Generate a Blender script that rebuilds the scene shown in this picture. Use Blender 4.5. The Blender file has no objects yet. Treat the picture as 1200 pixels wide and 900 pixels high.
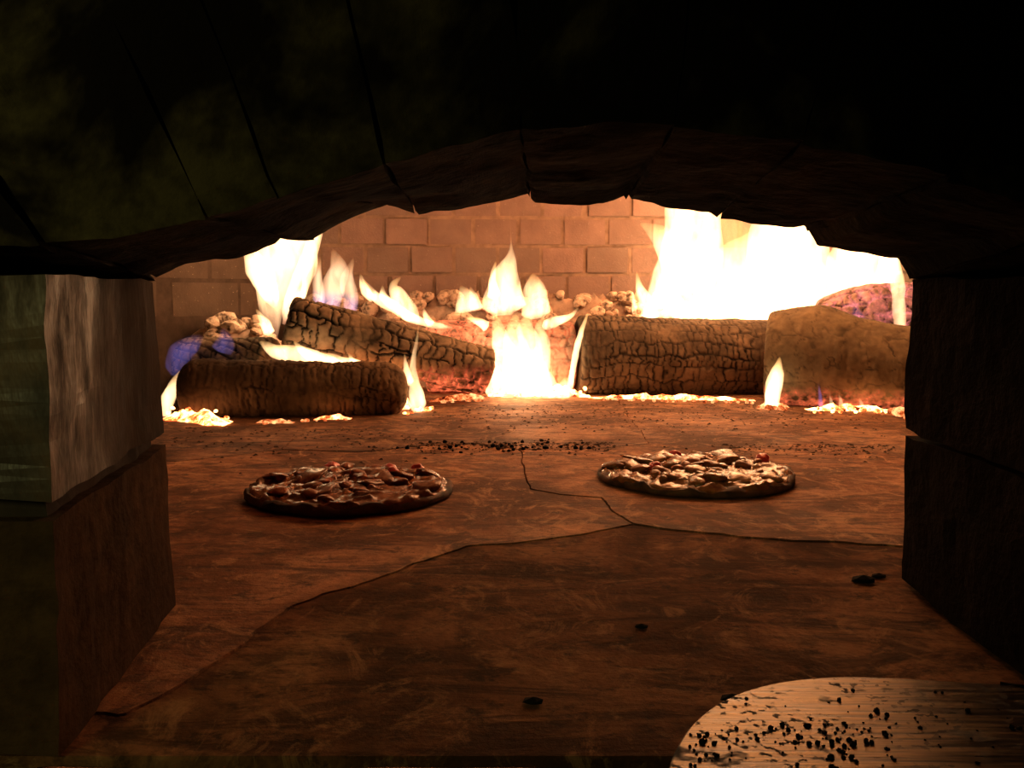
import bpy, math, random
import numpy as np
from mathutils import Vector, Matrix

C = bpy.context.scene.collection
S = bpy.context.scene

# ------------------------------------------------------------------ camera, world, lights, exposure
FPX, PITCH, CAM_H = 1100.0, math.radians(5.5), 0.27
cam_d = bpy.data.cameras.new('camera'); cam_d.sensor_width = 36.0; cam_d.lens = 36.0 * FPX / 1200.0
cam_d.clip_start = 0.02
cam = bpy.data.objects.new('camera', cam_d); C.objects.link(cam)
cam.location = (0, 0, CAM_H); cam.rotation_euler = (math.radians(90) - PITCH, 0, 0)
S.camera = cam
S.view_settings.view_transform = 'Standard'; S.view_settings.look = 'None'
S.view_settings.gamma = 1.0; S.view_settings.use_curve_mapping = False
S.view_settings.exposure = 0.0
cy = S.cycles
cy.use_denoising = True
cy.max_bounces = 8; cy.diffuse_bounces = 5; cy.glossy_bounces = 3; cy.transparent_max_bounces = 64
cy.sample_clamp_indirect = 4.0; cy.volume_step_rate = 1.0
world = bpy.data.worlds.new('night_room'); S.world = world; world.use_nodes = True
world.node_tree.nodes['Background'].inputs[0].default_value = (0.6, 0.5, 0.35, 1)
world.node_tree.nodes['Background'].inputs[1].default_value = 0.0012

def ray(px, py):
    dx = (px - 600.0) / FPX; dv = (450.0 - py) / FPX
    return Vector((dx, math.cos(PITCH) + dv * math.sin(PITCH), -math.sin(PITCH) + dv * math.cos(PITCH)))
def at(px, py, y):                      # point seen at a pixel, y metres in front of the camera
    d = ray(px, py); return Vector((0, 0, CAM_H)) + d * (y / d.y)
def on_floor(px, py, z=0.0):
    d = ray(px, py); return Vector((0, 0, CAM_H)) + d * ((z - CAM_H) / d.z)

FIRE = (1.0, 0.52, 0.24)
def fire_light(name, loc, watts, radius, col=FIRE):
    l = bpy.data.lights.new(name, 'POINT'); l.energy = watts; l.shadow_soft_size = radius; l.color = col
    o = bpy.data.objects.new(name, l); C.objects.link(o); o.location = loc
    return o
fire_light('fire_glow_large_flame', at(830, 245, 2.62), 3.0, 0.07)
fire_light('fire_glow_left_flame', at(332, 290, 2.40), 1.0, 0.05)
fire_light('fire_glow_core', at(608, 420, 2.40), 1.5, 0.03)
fire_light('added_vault_light', (0.48, 2.25, 0.70), 6.0, 0.06)  # both vault lights are added, to light the chamber from above
fire_light('added_vault_light', (0.12, 2.2, 0.74), 3.5, 0.06)
rl = bpy.data.lights.new('room_lamp', 'AREA'); rl.energy = 0.40; rl.size = 0.3; rl.spread = math.radians(60); rl.color = (1.0, 0.95, 0.35)
rlo = bpy.data.objects.new('room_lamp', rl); C.objects.link(rlo); rlo.location = (-0.75, -0.55, 0.62)
rlo.rotation_euler = (Vector((-0.42, 0.53, 0.28)) - rlo.location).to_track_quat('-Z', 'Y').to_euler()

# ------------------------------------------------------------------ helpers
def hash3(ix, iy, iz, seed=0):
    h = (ix.astype(np.int64) * 374761393 + iy.astype(np.int64) * 668265263 + iz.astype(np.int64) * 2147483647 + seed * 974711) & 0xffffffff
    h = ((h ^ (h >> 13)) * 1274126177) & 0xffffffff
    h = ((h ^ (h >> 16)) * 2246822519) & 0xffffffff
    return ((h ^ (h >> 15)) & 0xffffff).astype(np.float64) / 0xffffff
def vnoise(P, scale, seed=0):
    p = np.asarray(P, float) * scale + 1000.0
    i = np.floor(p); f = p - i; f = f * f * (3 - 2 * f); i = i.astype(np.int64)
    out = 0
    for a in (0, 1):
        for b in (0, 1):
            for c in (0, 1):
                w = (f[..., 0] if a else 1 - f[..., 0]) * (f[..., 1] if b else 1 - f[..., 1]) * (f[..., 2] if c else 1 - f[..., 2])
                out = out + w * hash3(i[..., 0] + a, i[..., 1] + b, i[..., 2] + c, seed)
    return out * 2 - 1
def fbm(P, scale, seed=0, octs=3):
    out, amp, tot = 0, 1.0, 0
    for k in range(octs):
        out = out + amp * vnoise(P, scale * 2 ** k, seed + k * 17); tot += amp; amp *= 0.5
    return out / tot
def vfbm(P, scale, seed=0, octs=3):
    return np.stack([fbm(P, scale, seed + 101 * k, octs) for k in range(3)], -1)

def obj(name, V, F, mat=None, parent=None, smooth=False, loc=None, attrs=None):
    """link verts/faces (world space) as ONE mesh object with its origin at loc"""
    V = np.asarray(V, float).reshape(-1, 3)
    loc = np.zeros(3) if loc is None else np.asarray(loc, float)
    me = bpy.data.meshes.new(name)
    me.from_pydata((V - loc).tolist(), [], [list(map(int, f)) for f in F])
    me.validate(); me.update()
    if smooth: me.polygons.foreach_set('use_smooth', [True] * len(me.polygons))
    for k, a in (attrs or {}).items():
        at_ = me.attributes.new(k, 'FLOAT', 'POINT'); at_.data.foreach_set('value', np.asarray(a, np.float32))
    if mat: me.materials.append(mat)
    o = bpy.data.objects.new(name, me); C.objects.link(o); o.location = loc
    if parent is not None: put_under(o, parent)
    return o
def put_under(o, parent):
    o.parent = parent
    o.matrix_parent_inverse = Matrix.LocRotScale(parent.location, parent.rotation_euler, parent.scale).inverted()
def tag(o, label, cat, group=None):
    o['label'] = label; o['category'] = cat
    if group: o['group'] = group
    return o
def thing(name, loc, label, cat, group=None):
    o = bpy.data.objects.new(name, None); C.objects.link(o); o.location = loc; o.empty_display_size = 0.02
    return tag(o, label, cat, group)
def struct(o):
    o['kind'] = 'structure'; return o

def hexgrid(f, nu, nv, nw):
    """surface of a box in (u,v,w), mapped by f (vectorised); shared vertices"""
    idx, pts = {}, []
    def vid(a, b, c):
        k = (a, b, c)
        if k not in idx: idx[k] = len(pts); pts.append((a / nu, b / nv, c / nw))
        return idx[k]
    F = []
    for c, flip in ((0, True), (nw, False)):
        for a in range(nu):
            for b in range(nv):
                q = [vid(a, b, c), vid(a + 1, b, c), vid(a + 1, b + 1, c), vid(a, b + 1, c)]; F.append(q[::-1] if flip else q)
    for b, flip in ((0, False), (nv, True)):
        for a in range(nu):
            for c in range(nw):
                q = [vid(a, b, c), vid(a + 1, b, c), vid(a + 1, b, c + 1), vid(a, b, c + 1)]; F.append(q[::-1] if flip else q)
    for a, flip in ((0, True), (nu, False)):
        for b in range(nv):
            for c in range(nw):
                q = [vid(a, b, c), vid(a, b + 1, c), vid(a, b + 1, c + 1), vid(a, b, c + 1)]; F.append(q[::-1] if flip else q)
    return f(np.array(pts)), F
def poly_at(pts, t):
    """resample polyline pts at parameters t (0..1, uniform by arc length)"""
    pts = np.asarray(pts, float); seg = np.linalg.norm(np.diff(pts, axis=0), axis=1)
    s = np.concatenate([[0], np.cumsum(seg)]); s /= s[-1]
    return np.stack([np.interp(t, s, pts[:, k]) for k in range(pts.shape[1])], -1)
def catmull(pts, n):
    pts = np.asarray(pts, float); P = np.vstack([2 * pts[0] - pts[1], pts, 2 * pts[-1] - pts[-2]])
    out = []
    m = len(pts) - 1
    for t in np.linspace(0, m, n):
        i = min(int(t), m - 1); u = t - i; a, b, c, d = P[i], P[i + 1], P[i + 2], P[i + 3]
        out.append(0.5 * (2 * b + (c - a) * u + (2 * a - 5 * b + 4 * c - d) * u * u + (3 * b - a - 3 * c + d) * u ** 3))
    return np.array(out)

# ------------------------------------------------------------------ materials
class NT:
    def __init__(s, name):
        s.m = bpy.data.materials.new(name); s.m.use_nodes = True; s.t = s.m.node_tree; s.n = s.t.nodes; s.l = s.t.links
        s.bsdf = s.n['Principled BSDF']; s.out = s.n['Material Output']
    def new(s, typ, **kw):
        nd = s.n.new(typ)
        for k, v in kw.items():
            if k in nd.inputs.keys(): 
                s.set(nd.inputs[k], v)
            else: setattr(nd, k, v)
        return nd
    def set(s, inp, v):
        if isinstance(v, bpy.types.NodeSocket): s.l.new(v, inp)
        elif isinstance(v, tuple) and len(v) == 3 and inp.type == 'RGBA': inp.default_value = (*v, 1)
        else: inp.default_value = v
    def coords(s, kind='Object', scale=(1, 1, 1)):
        tc = s.new('ShaderNodeTexCoord'); mp = s.new('ShaderNodeMapping'); s.l.new(tc.outputs[kind], mp.inputs[0]); mp.inputs['Scale'].default_value = scale
        return mp.outputs[0]
    def wcoords(s, scale=(1, 1, 1)):
        g = s.new('ShaderNodeNewGeometry'); mp = s.new('ShaderNodeMapping'); s.l.new(g.outputs['Position'], mp.inputs[0]); mp.inputs['Scale'].default_value = scale
        return mp.outputs[0]
    def noise(s, vec, scale, detail=4, rough=0.6, dist=0.0):
        nd = s.new('ShaderNodeTexNoise', Scale=scale, Detail=detail, Roughness=rough, Distortion=dist); s.l.new(vec, nd.inputs['Vector']); return nd.outputs['Fac']
    def ramp(s, fac, *stops):
        r = s.new('ShaderNodeValToRGB'); e = r.color_ramp.elements
        while len(e) < len(stops): e.new(0.5)
        for el, (p, c) in zip(e, stops):
            el.position = p; el.color = (*c, 1) if isinstance(c, tuple) else (c, c, c, 1)
        s.l.new(fac, r.inputs[0]); return r.outputs[0]
    def mix(s, fac, a, b, blend='MIX'):
        m = s.new('ShaderNodeMix', data_type='RGBA', blend_type=blend)
        s.set(m.inputs[0], fac); s.set(m.inputs[6], a); s.set(m.inputs[7], b); return m.outputs[2]
    def math(s, op, a, b=0.0, clamp=False):
        m = s.new('ShaderNodeMath', operation=op, use_clamp=clamp); s.set(m.inputs[0], a); s.set(m.inputs[1], b); return m.outputs[0]
    def attr(s, name):
        a = s.new('ShaderNodeAttribute'); a.attribute_name = name; return a.outputs['Fac']
    def bump(s, h, strength=0.4, dist=0.004):
        b = s.new('ShaderNodeBump', Strength=strength, Distance=dist); s.l.new(h, b.inputs['Height']); s.l.new(b.outputs[0], s.bsdf.inputs['Normal'])
    def base(s, col, rough=0.9, spec=0.2):
        s.set(s.bsdf.inputs['Base Color'], col); s.set(s.bsdf.inputs['Roughness'], rough); s.set(s.bsdf.inputs['Specular IOR Level'], spec)

def mat_brick(name, c0, c1, c2):
    n = NT(name); oi = n.new('ShaderNodeObjectInfo'); v = n.wcoords()
    tone = n.ramp(oi.outputs['Random'], (0.0, c0), (0.5, c1), (1.0, c2))
    big = n.noise(v, 14, 4); fine = n.noise(v, 160, 3)
    col = n.mix(n.ramp(big, (0.35, 0.0), (0.7, 0.6)), tone, tuple(x * 0.55 for x in c1))
    col = n.mix(n.ramp(fine, (0.66, 0.0), (0.76, 0.5)), col, (0.55, 0.42, 0.34))
    n.base(col, 0.95, 0.1); n.bump(fine, 0.5, 0.002); return n.m
BRICK = mat_brick('fire_brick', (0.25, 0.158, 0.125), (0.30, 0.185, 0.15), (0.215, 0.145, 0.115))
BRICK_SIDE = mat_brick('dark_fire_brick', (0.09, 0.060, 0.042), (0.105, 0.068, 0.048), (0.078, 0.053, 0.038))  # side wall bricks, toned darker than the back wall
def mat_plain(name, col, rough=0.95, var=0.3, scale=30, bump=0.4):
    n = NT(name); v = n.wcoords(); f = n.noise(v, scale, 5)
    n.base(n.mix(n.ramp(f, (0.3, 0.0), (0.7, 1.0)), tuple(c * (1 - var) for c in col), tuple(c * (1 + var) for c in col)), rough, 0.15); n.bump(f, bump, 0.003); return n.m
MORTAR = mat_plain('mortar', (0.27, 0.17, 0.12))
MORTAR_SIDE = mat_plain('dark_joint_mortar', (0.06, 0.038, 0.027))  # darker joints for the side walls
VAULT = mat_plain('vault_brick', (0.44, 0.28, 0.20))
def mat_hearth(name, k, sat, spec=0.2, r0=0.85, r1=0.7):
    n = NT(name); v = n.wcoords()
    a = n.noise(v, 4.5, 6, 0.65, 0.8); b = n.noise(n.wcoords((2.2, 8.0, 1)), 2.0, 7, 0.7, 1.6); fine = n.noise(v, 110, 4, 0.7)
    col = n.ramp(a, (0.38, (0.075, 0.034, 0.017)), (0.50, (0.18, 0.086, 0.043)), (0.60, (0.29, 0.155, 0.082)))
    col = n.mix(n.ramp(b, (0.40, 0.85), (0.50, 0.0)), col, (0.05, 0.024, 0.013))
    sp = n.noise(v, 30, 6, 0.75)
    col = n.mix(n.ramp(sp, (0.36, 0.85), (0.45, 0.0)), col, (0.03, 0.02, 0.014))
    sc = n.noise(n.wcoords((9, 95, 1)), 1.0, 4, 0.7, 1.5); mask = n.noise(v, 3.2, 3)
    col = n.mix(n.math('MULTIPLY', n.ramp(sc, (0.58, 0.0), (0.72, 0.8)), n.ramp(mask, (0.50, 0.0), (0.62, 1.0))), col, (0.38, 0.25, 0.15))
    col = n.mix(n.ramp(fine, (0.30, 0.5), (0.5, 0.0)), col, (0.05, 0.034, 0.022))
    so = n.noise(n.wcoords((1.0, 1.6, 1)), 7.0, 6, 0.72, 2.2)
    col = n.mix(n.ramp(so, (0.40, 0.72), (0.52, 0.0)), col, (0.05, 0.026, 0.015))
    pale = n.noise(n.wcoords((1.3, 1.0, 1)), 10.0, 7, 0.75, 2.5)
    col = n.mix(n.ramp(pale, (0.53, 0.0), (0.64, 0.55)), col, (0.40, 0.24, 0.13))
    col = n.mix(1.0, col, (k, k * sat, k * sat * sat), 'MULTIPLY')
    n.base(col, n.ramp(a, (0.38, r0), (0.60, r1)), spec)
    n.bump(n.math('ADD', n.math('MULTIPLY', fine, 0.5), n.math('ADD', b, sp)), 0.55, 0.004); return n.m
HEARTH = mat_hearth('hearth_stone', 1.15, 0.97); HEARTH_MID = mat_hearth('lit_mid_hearth_stone', 1.75, 0.95, 0.14, 0.85, 0.75); HEARTH_FRONT = mat_hearth('shaded_front_hearth_stone', 0.98, 0.93, 0.06, 0.95, 0.88)  # light falloff painted in: middle slabs lightened, front slab darkened
GAP = mat_plain('ash_in_joints', (0.035, 0.025, 0.02))
def mat_stone(name, stone, soot, lo, hi):
    n = NT(name); v = n.wcoords(); a = n.noise(v, 7, 5, 0.65, 0.4); fine = n.noise(v, 70, 4)
    col = n.mix(n.ramp(a, (lo, 0.0), (hi, 1.0)), soot, stone)
    col = n.mix(n.ramp(fine, (0.35, 0.5), (0.6, 0.0)), col, soot)
    n.base(col, 0.97, 0.05); n.bump(fine, 0.7, 0.004); return n.m
ARCH = mat_stone('sooty_arch_stone', (0.060, 0.048, 0.022), (0.006, 0.0042, 0.0034), 0.46, 0.60)
JAMB_LEFT = mat_stone('yellowed_jamb_stone', (0.085, 0.048, 0.024), (0.022, 0.013, 0.008), 0.30, 0.62)
JAMB_RIGHT = mat_stone('soot_black_stone', (0.020, 0.012, 0.010), (0.010, 0.006, 0.005), 0.4, 0.6)
def mat_log(name, char, ash, glow=(1.0, 0.16, 0.06), gs=3.0):
    n = NT(name); v = n.coords('Object'); a = n.attr('ash'); g = n.attr('glow')
    f = n.noise(v, 60, 4); big = n.noise(v, 11, 3)
    k = n.math('MULTIPLY', a, n.ramp(big, (0.30, 0.25), (0.62, 1.0)))
    k = n.math('MULTIPLY', k, n.ramp(f, (0.25, 0.55), (0.6, 1.0)))
    n.base(n.mix(k, char, ash), 0.95, 0.15); n.bump(f, 0.5, 0.003)
    gg = n.math('MULTIPLY', g, n.ramp(n.noise(v, 45, 3), (0.38, 0.0), (0.66, 1.0)))
    n.bsdf.inputs['Emission Color'].default_value = (*glow, 1); n.set(n.bsdf.inputs['Emission Strength'], n.math('MULTIPLY', gg, gs)); return n.m
def mat_ember():
    n = NT('glowing_ember'); v = n.wcoords(); f = n.noise(v, 38, 4, 0.7)
    n.base((0.03, 0.02, 0.02), 0.95, 0.1)
    col = n.ramp(f, (0.30, (0.6, 0.03, 0.01)), (0.45, (1.0, 0.16, 0.03)), (0.58, (1.0, 0.45, 0.16)))
    s = n.ramp(f, (0.36, 0.03), (0.62, 1.0))
    n.set(n.bsdf.inputs['Emission Color'], col); n.set(n.bsdf.inputs['Emission Strength'], n.math('MULTIPLY', s, n.math('MULTIPLY', n.attr('ember_heat'), 9.0))); return n.m
EMBER = mat_ember()
def mat_flame(name, strength, low, mid, top, p1=0.15, p2=0.7):
    """a glowing gas: pure emission volume, colour by height inside the flame, with drifting wisps"""
    n = NT(name); n.n.remove(n.bsdf)
    tc = n.new('ShaderNodeTexCoord'); sp = n.new('ShaderNodeSeparateXYZ'); n.l.new(tc.outputs['Generated'], sp.inputs[0])
    mp = n.new('ShaderNodeMapping'); n.l.new(tc.outputs['Object'], mp.inputs[0]); mp.inputs['Scale'].default_value = (30, 30, 11)
    w = n.noise(mp.outputs[0], 1.0, 2, 0.5, 0.8)
    h = n.math('ADD', sp.outputs[2], n.math('MULTIPLY', n.math('SUBTRACT', w, 0.5), 0.35))
    col = n.ramp(h, (0.0, low[:3]), (p1, mid[:3]), (p2, mid[:3]), (1.0, top[:3]))
    st = n.ramp(h, (0.0, low[3]), (p1, mid[3]), (p2, mid[3]), (1.0, top[3]))
    st = n.math('MULTIPLY', st, n.ramp(w, (0.34, 0.25), (0.60, 1.0)))
    em = n.new('ShaderNodeEmission'); n.l.new(col, em.inputs[0]); n.set(em.inputs[1], n.math('MULTIPLY', st, strength)); n.l.new(em.outputs[0], n.out.inputs['Volume'])
    return n.m
WHITE = ((1.0, 0.42, 0.22, 0.8), (1.0, 0.62, 0.30, 1.0), (1.0, 0.50, 0.14, 0.45))
VIOL = ((0.55, 0.40, 1.0, 0.35), (1.0, 0.60, 0.34, 1.0), (1.0, 0.48, 0.16, 0.35))
BLUE = ((0.42, 0.32, 1.0, 1.0), (0.40, 0.30, 1.0, 0.8), (0.6, 0.35, 0.8, 0.3))

# ------------------------------------------------------------------ the setting: hearth
YF, YBL, YBR = 0.525, 0.79, 0.86
def yb(x): return YBL + (YBR - YBL) * np.clip((x + 0.3) / 0.68, 0, 1)
def jag(pts, step=0.009, amp=0.0040, seed=0):
    pts = np.asarray([[p[0], p[1], 0.0] for p in pts]); L = np.linalg.norm(np.diff(pts, axis=0), axis=1).sum()
    q = poly_at(pts, np.linspace(0, 1, max(2, int(L / step)))); d = vfbm(q, 26, seed, 4) * amp * 2; d[0] = d[-1] = 0; d[:, 2] = 0
    return (q + d)[:, :2]
fl = lambda *ps: [tuple(on_floor(*p)[:2]) for p in ps]
J1 = [(-1.25, 1.75)] + fl((205, 541), (260, 535), (330, 527), (420, 530), (500, 522), (560, 520), (610, 527), (700, 527), (760, 520), (860, 526), (955, 520), (1060, 535)) + [(1.3, 1.50)]
J2 = [(-1.25, 0.60)] + fl((150, 838), (300, 742), (340, 710), (430, 680), (550, 640), (640, 632), (742, 614), (790, 621), (880, 630), (1000, 637), (1055, 640)) + [(1.3, 1.0)]
V1 = fl((610, 527), (614, 550), (622, 574), (660, 580), (705, 583), (722, 603), (742, 614))
j1a, j1b, j1c, j1d = jag(J1[:4], seed=1), jag(J1[3:8], seed=2), jag(J1[7:10], seed=3), jag(J1[9:], seed=4)
j2a, j2b = jag(J2[:8], seed=5), jag(J2[7:], seed=6)
v1 = jag(V1, seed=7, amp=0.003)
YBACK = 2.98
pa, pb = J1[3], J1[9]
va, vb = jag([pa, (pa[0] - 0.05, YBACK)], seed=8), jag([pb, (pb[0] + 0.04, YBACK)], seed=9)
front = [(1.3, YF + 0.003), (-1.25, YF + 0.003)]
slabs = [np.vstack([j1a, va[1:], [(-1.25, YBACK)]]),
         np.vstack([j1b, j1c[1:], vb[1:], va[::-1][:-1]]),
         np.vstack([j1d, [(1.3, YBACK)], vb[::-1][:-1]]),
         np.vstack([j2a, v1[::-1][1:], j1b[::-1][1:], j1a[::-1][1:]]),
         np.vstack([j2b, j1d[::-1], j1c[::-1][1:], v1[1:-1]]),
         np.vstack([j2a, j2b[1:], front])]
def inset(poly, g):
    a = np.roll(poly, 1, 0); b = np.roll(poly, -1, 0); t = b - a; t /= np.linalg.norm(t, axis=1)[:, None] + 1e-9
    return poly + np.stack([-t[:, 1], t[:, 0]], -1) * g
def ccw(p):
    s = np.sum(p[:, 0] * np.roll(p[:, 1], -1) - np.roll(p[:, 0], -1) * p[:, 1]); return p if s > 0 else p[::-1]
floor = struct(obj('floor', [(-1.3, YF, -0.02), (1.35, YF, -0.02), (1.35, 3.0, -0.02), (-1.3, 3.0, -0.02), (-1.3, YF, -0.10), (1.35, YF, -0.10), (1.35, 3.0, -0.10), (-1.3, 3.0, -0.10)],
              [(0, 1, 2, 3), (7, 6, 5, 4), (0, 4, 5, 1), (1, 5, 6, 2), (2, 6, 7, 3), (3, 7, 4, 0)], GAP))
for k, p in enumerate(slabs):
    p = ccw(p); dz = (0, 0.0008, -0.0006, 0.0, 0.0008, -0.001)[k]
    t = inset(p, 0.0012); m = inset(p, 0.0005); N = len(p)
    V = np.vstack([np.c_[t, np.full(N, dz)], np.c_[m, np.full(N, dz - 0.0022)], np.c_[m, np.full(N, -0.0199)]])
    F = [list(range(N))] + [(i, i + N, (i + 1) % N + N, (i + 1) % N) for i in range(N)] + [(i + N, i + 2 * N, (i + 1) % N + 2 * N, (i + 1) % N + N) for i in range(N)]
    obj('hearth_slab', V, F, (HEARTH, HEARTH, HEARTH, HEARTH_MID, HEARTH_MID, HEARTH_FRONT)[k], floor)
LEDGE = mat_stone('ledge_stone', (0.34, 0.17, 0.09), (0.06, 0.035, 0.02), 0.3, 0.6)
def box_stone(x0, x1, y0, y1, z0, z1, nu, nv, nw, amp, seed, gap=0.0):
    def f(p):
        q = np.stack([x0 + (x1 - x0) * p[:, 0], y0 + (y1 - y0) * p[:, 1], z0 + (z1 - z0) * p[:, 2]], -1); return q + vfbm(q, 25, seed) * amp
    return hexgrid(f, nu, nv, nw)
struct(obj('trim_1', *box_stone(-1.0, 1.0, 0.20, YF - 0.006, -0.10, -0.004, 60, 10, 4, 0.003, 3), LEDGE, smooth=True))

# ------------------------------------------------------------------ the setting: walls and vault of the oven chamber
def brick_mesh(name, L, D, H, mat, seed):
    r = random.Random(seed); b = 0.004
    V = []
    for z in (0, 1):
        for (sx, sy) in ((-1, -1), (1, -1), (1, 1), (-1, 1)):
            j = lambda a=0.0015: r.uniform(-a, a)
            V.append((sx * (L / 2 - b) + j(), sy * (D / 2 - b) + j(), -H / 2 + z * H))
            V.append((sx * L / 2 + j(), sy * (D / 2 - b) + j(), (-H / 2 + b) if z == 0 else (H / 2 - b)))
            V.append((sx * (L / 2 - b) + j(), sy * D / 2 + j(), (-H / 2 + b) if z == 0 else (H / 2 - b)))
    F = []
    A = lambda z, c, k: z * 12 + c * 3 + k
    F += [[A(0, c, 0) for c in (3, 2, 1, 0)], [A(1, c, 0) for c in (0, 1, 2, 3)]]
    F += [[A(0, 0, 2), A(0, 1, 2), A(1, 1, 2), A(1, 0, 2)], [A(0, 2, 2), A(0, 3, 2), A(1, 3, 2), A(1, 2, 2)]]
    F += [[A(0, 1, 1), A(0, 2, 1), A(1, 2, 1), A(1, 1, 1)], [A(0, 3, 1), A(0, 0, 1), A(1, 0, 1), A(1, 3, 1)]]
    me = bpy.data.meshes.new(name); me.from_pydata(V, [], F)
    import bmesh
    bm = bmesh.new(); bm.from_mesh(me); bmesh.ops.holes_fill(bm, edges=[e for e in bm.edges if e.is_boundary], sides=8); bmesh.ops.recalc_face_normals(bm, faces=bm.faces[:]); bm.to_mesh(me); bm.free()
    me.materials.append(mat); return me
rng = random.Random(11)
def brick_wall(wall_name, path, z0, courses, pitch, L, mat, seed, shift=0.5, mortar=MORTAR):
    path = np.array(path, float); seg = np.linalg.norm(np.diff(path, axis=0), axis=1); total = seg.sum(); cum = np.concatenate([[0], np.cumsum(seg)])
    def pos(s):
        return np.array([np.interp(s, cum, path[:, 0]), np.interp(s, cum, path[:, 1])])
    # mortar body behind the bricks (path runs so that the chamber lies on its right)
    n = max(2, int(total / 0.06)); V, F = [], []
    for i in range(n + 1):
        s = total * i / n; p = pos(s); t = pos(min(s + 0.02, total)) - pos(max(s - 0.02, 0)); t /= np.linalg.norm(t); nrm = np.array([-t[1], t[0]])
        for d in (0.004, 0.10):
            q = p + nrm * d
            V += [(q[0], q[1], 0.0), (q[0], q[1], 0.80)]
    for i in range(n):
        a, b = 4 * i, 4 * i + 4
        F += [(a, a + 1, b + 1, b), (a + 2, b + 2, b + 3, a + 3), (a + 1, a + 3, b + 3, b + 1), (a, b, b + 2, a + 2)]
    F += [(0, 2, 3, 1), (4 * n, 4 * n + 1, 4 * n + 3, 4 * n + 2)]
    w = struct(obj(wall_name, V, F, mortar))
    meshes = [brick_mesh('brick', L - 0.0028, 0.06, pitch - 0.0030, mat, seed + k) for k in range(4)]
    for c in range(courses):
        s = L * (0.5 if c % 2 else 0.5 + shift) + rng.uniform(-0.012, 0.012) - L * (0.0)
        while s < total - L * 0.35:
            p = pos(s); t = pos(min(s + L / 2, total)) - pos(max(s - L / 2, 0)); ang = math.atan2(t[1], t[0]); nrm = np.array([-math.sin(ang), math.cos(ang)])
            q = p + nrm * (0.03 + rng.uniform(-0.0025, 0.0025))
            o = bpy.data.objects.new('brick', rng.choice(meshes)); C.objects.link(o)
            o.location = (q[0], q[1], z0 + pitch * (c + 0.5) + rng.uniform(-0.0012, 0.0012)); o.rotation_euler = (rng.uniform(-0.006, 0.006), rng.uniform(-0.006, 0.006), ang + rng.uniform(-0.01, 0.01))
            o.parent = w; s += L + rng.uniform(-0.001, 0.003)
    return w
WA, WB = at(182, 350, 2.40), at(352, 350, 2.86)
WR = at(1010, 350, 2.86)
brick_wall('wall_back', [(WB.x, 2.86), (0.15, 2.90), (WR.x, 2.86)], 0.157, 7, 0.0858, 0.134, BRICK, 20)
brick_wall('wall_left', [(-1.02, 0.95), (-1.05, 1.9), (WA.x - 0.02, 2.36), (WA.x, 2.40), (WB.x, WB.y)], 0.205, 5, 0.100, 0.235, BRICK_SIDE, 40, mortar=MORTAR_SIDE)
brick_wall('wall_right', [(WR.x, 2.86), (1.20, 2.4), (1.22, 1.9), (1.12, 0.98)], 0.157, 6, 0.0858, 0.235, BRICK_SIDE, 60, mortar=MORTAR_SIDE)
def vault(p):
    x = -1.2 + 2.55 * p[:, 0]; y = 0.80 + 2.18 * p[:, 1]
    h = 0.66 + 0.26 * np.sqrt(np.clip(1 - ((x - 0.07) / 1.28) ** 2, 0, 1)) - 0.10 * np.clip((1.3 - y) / 0.5, 0, 1) - 0.1 * np.clip((y - 2.5) / 0.5, 0, 1)
    return np.stack([x, y, h + 0.08 * p[:, 2]], -1)
struct(obj('ceiling', *hexgrid(vault, 40, 24, 1), VAULT, smooth=True))

# ------------------------------------------------------------------ the setting: front wall, arch stones and jamb stones
front_px = [(-420, 300), (-150, 296), (50, 286), (130, 277), (245, 257), (325, 231), (450, 190), (530, 168), (610, 152), (700, 147), (790, 149), (940, 168), (1110, 208), (1290, 262), (1500, 280), (1750, 285)]
back_px = [(-200, 340), (20, 335), (180, 326), (196, 319), (215, 310), (250, 305), (280, 303), (300, 296), (322, 286), (330, 278), (345, 281), (369, 280), (400, 262), (440, 246), (456, 240), (470, 243), (489, 250), (540, 246), (590, 236), (612, 229), (619, 227), (626, 236), (660, 238), (708, 236), (722, 232), (735, 225), (739, 236), (768, 240), (786, 243), (812, 246), (834, 249), (842, 254), (900, 262), (930, 266), (944, 265), (950, 280), (956, 291), (1000, 297), (1040, 303), (1052, 303), (1062, 318), (1067, 326), (1180, 335), (1420, 345)]
fx = np.array(front_px, float); bx_ = np.array(back_px, float)
def arch_front(px):
    return np.array([at(x, np.interp(x, fx[:, 0], fx[:, 1]), YF) for x in px])
def arch_back(px):
    out = []
    for x in px:
        y = np.interp(x, bx_[:, 0], bx_[:, 1]); d = YBL + (YBR - YBL) * min(max((x - 190) / 870, 0), 1); out.append(at(x, y, d))
    return np.array(out)
def arch_solid(f0, f1, b0, b1, height, lift=0.0, recess=0.0, gap=0.0, amp=0.0, seed=0, nu=18, nv=10, nw=8, topz=None):
    def f(p):
        u = p[:, 0]; us = np.unique(u); tab_f = arch_front(f0 + (f1 - f0) * us); tab_b = arch_back(b0 + (b1 - b0) * us)
        i = np.searchsorted(us, u); Fp, Bp = tab_f[i].copy(), tab_b[i].copy()
        Fp[:, 1] += recess; Bp[:, 1] -= recess
        v = p[:, 1][:, None]; q = Fp * (1 - v) + Bp * v
        q[:, 0] += gap * (1 - 2 * u)
        q[:, 2] += lift
        rad = q - np.array([0.035, 0, -0.13]); rad[:, 1] = 0; rad /= np.linalg.norm(rad, axis=1)[:, None]
        w = p[:, 2] ** 1.6
        if topz is None: out = q + rad * (height * w)[:, None]
        else: out = q.copy(); out[:, 2] = q[:, 2] * (1 - w) + topz * w
        if amp: out = out + vfbm(out, 18, seed) * amp + vfbm(out, 60, seed + 9, 2) * amp * 0.4
        return out
    return hexgrid(f, nu, nv, nw)
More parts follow.
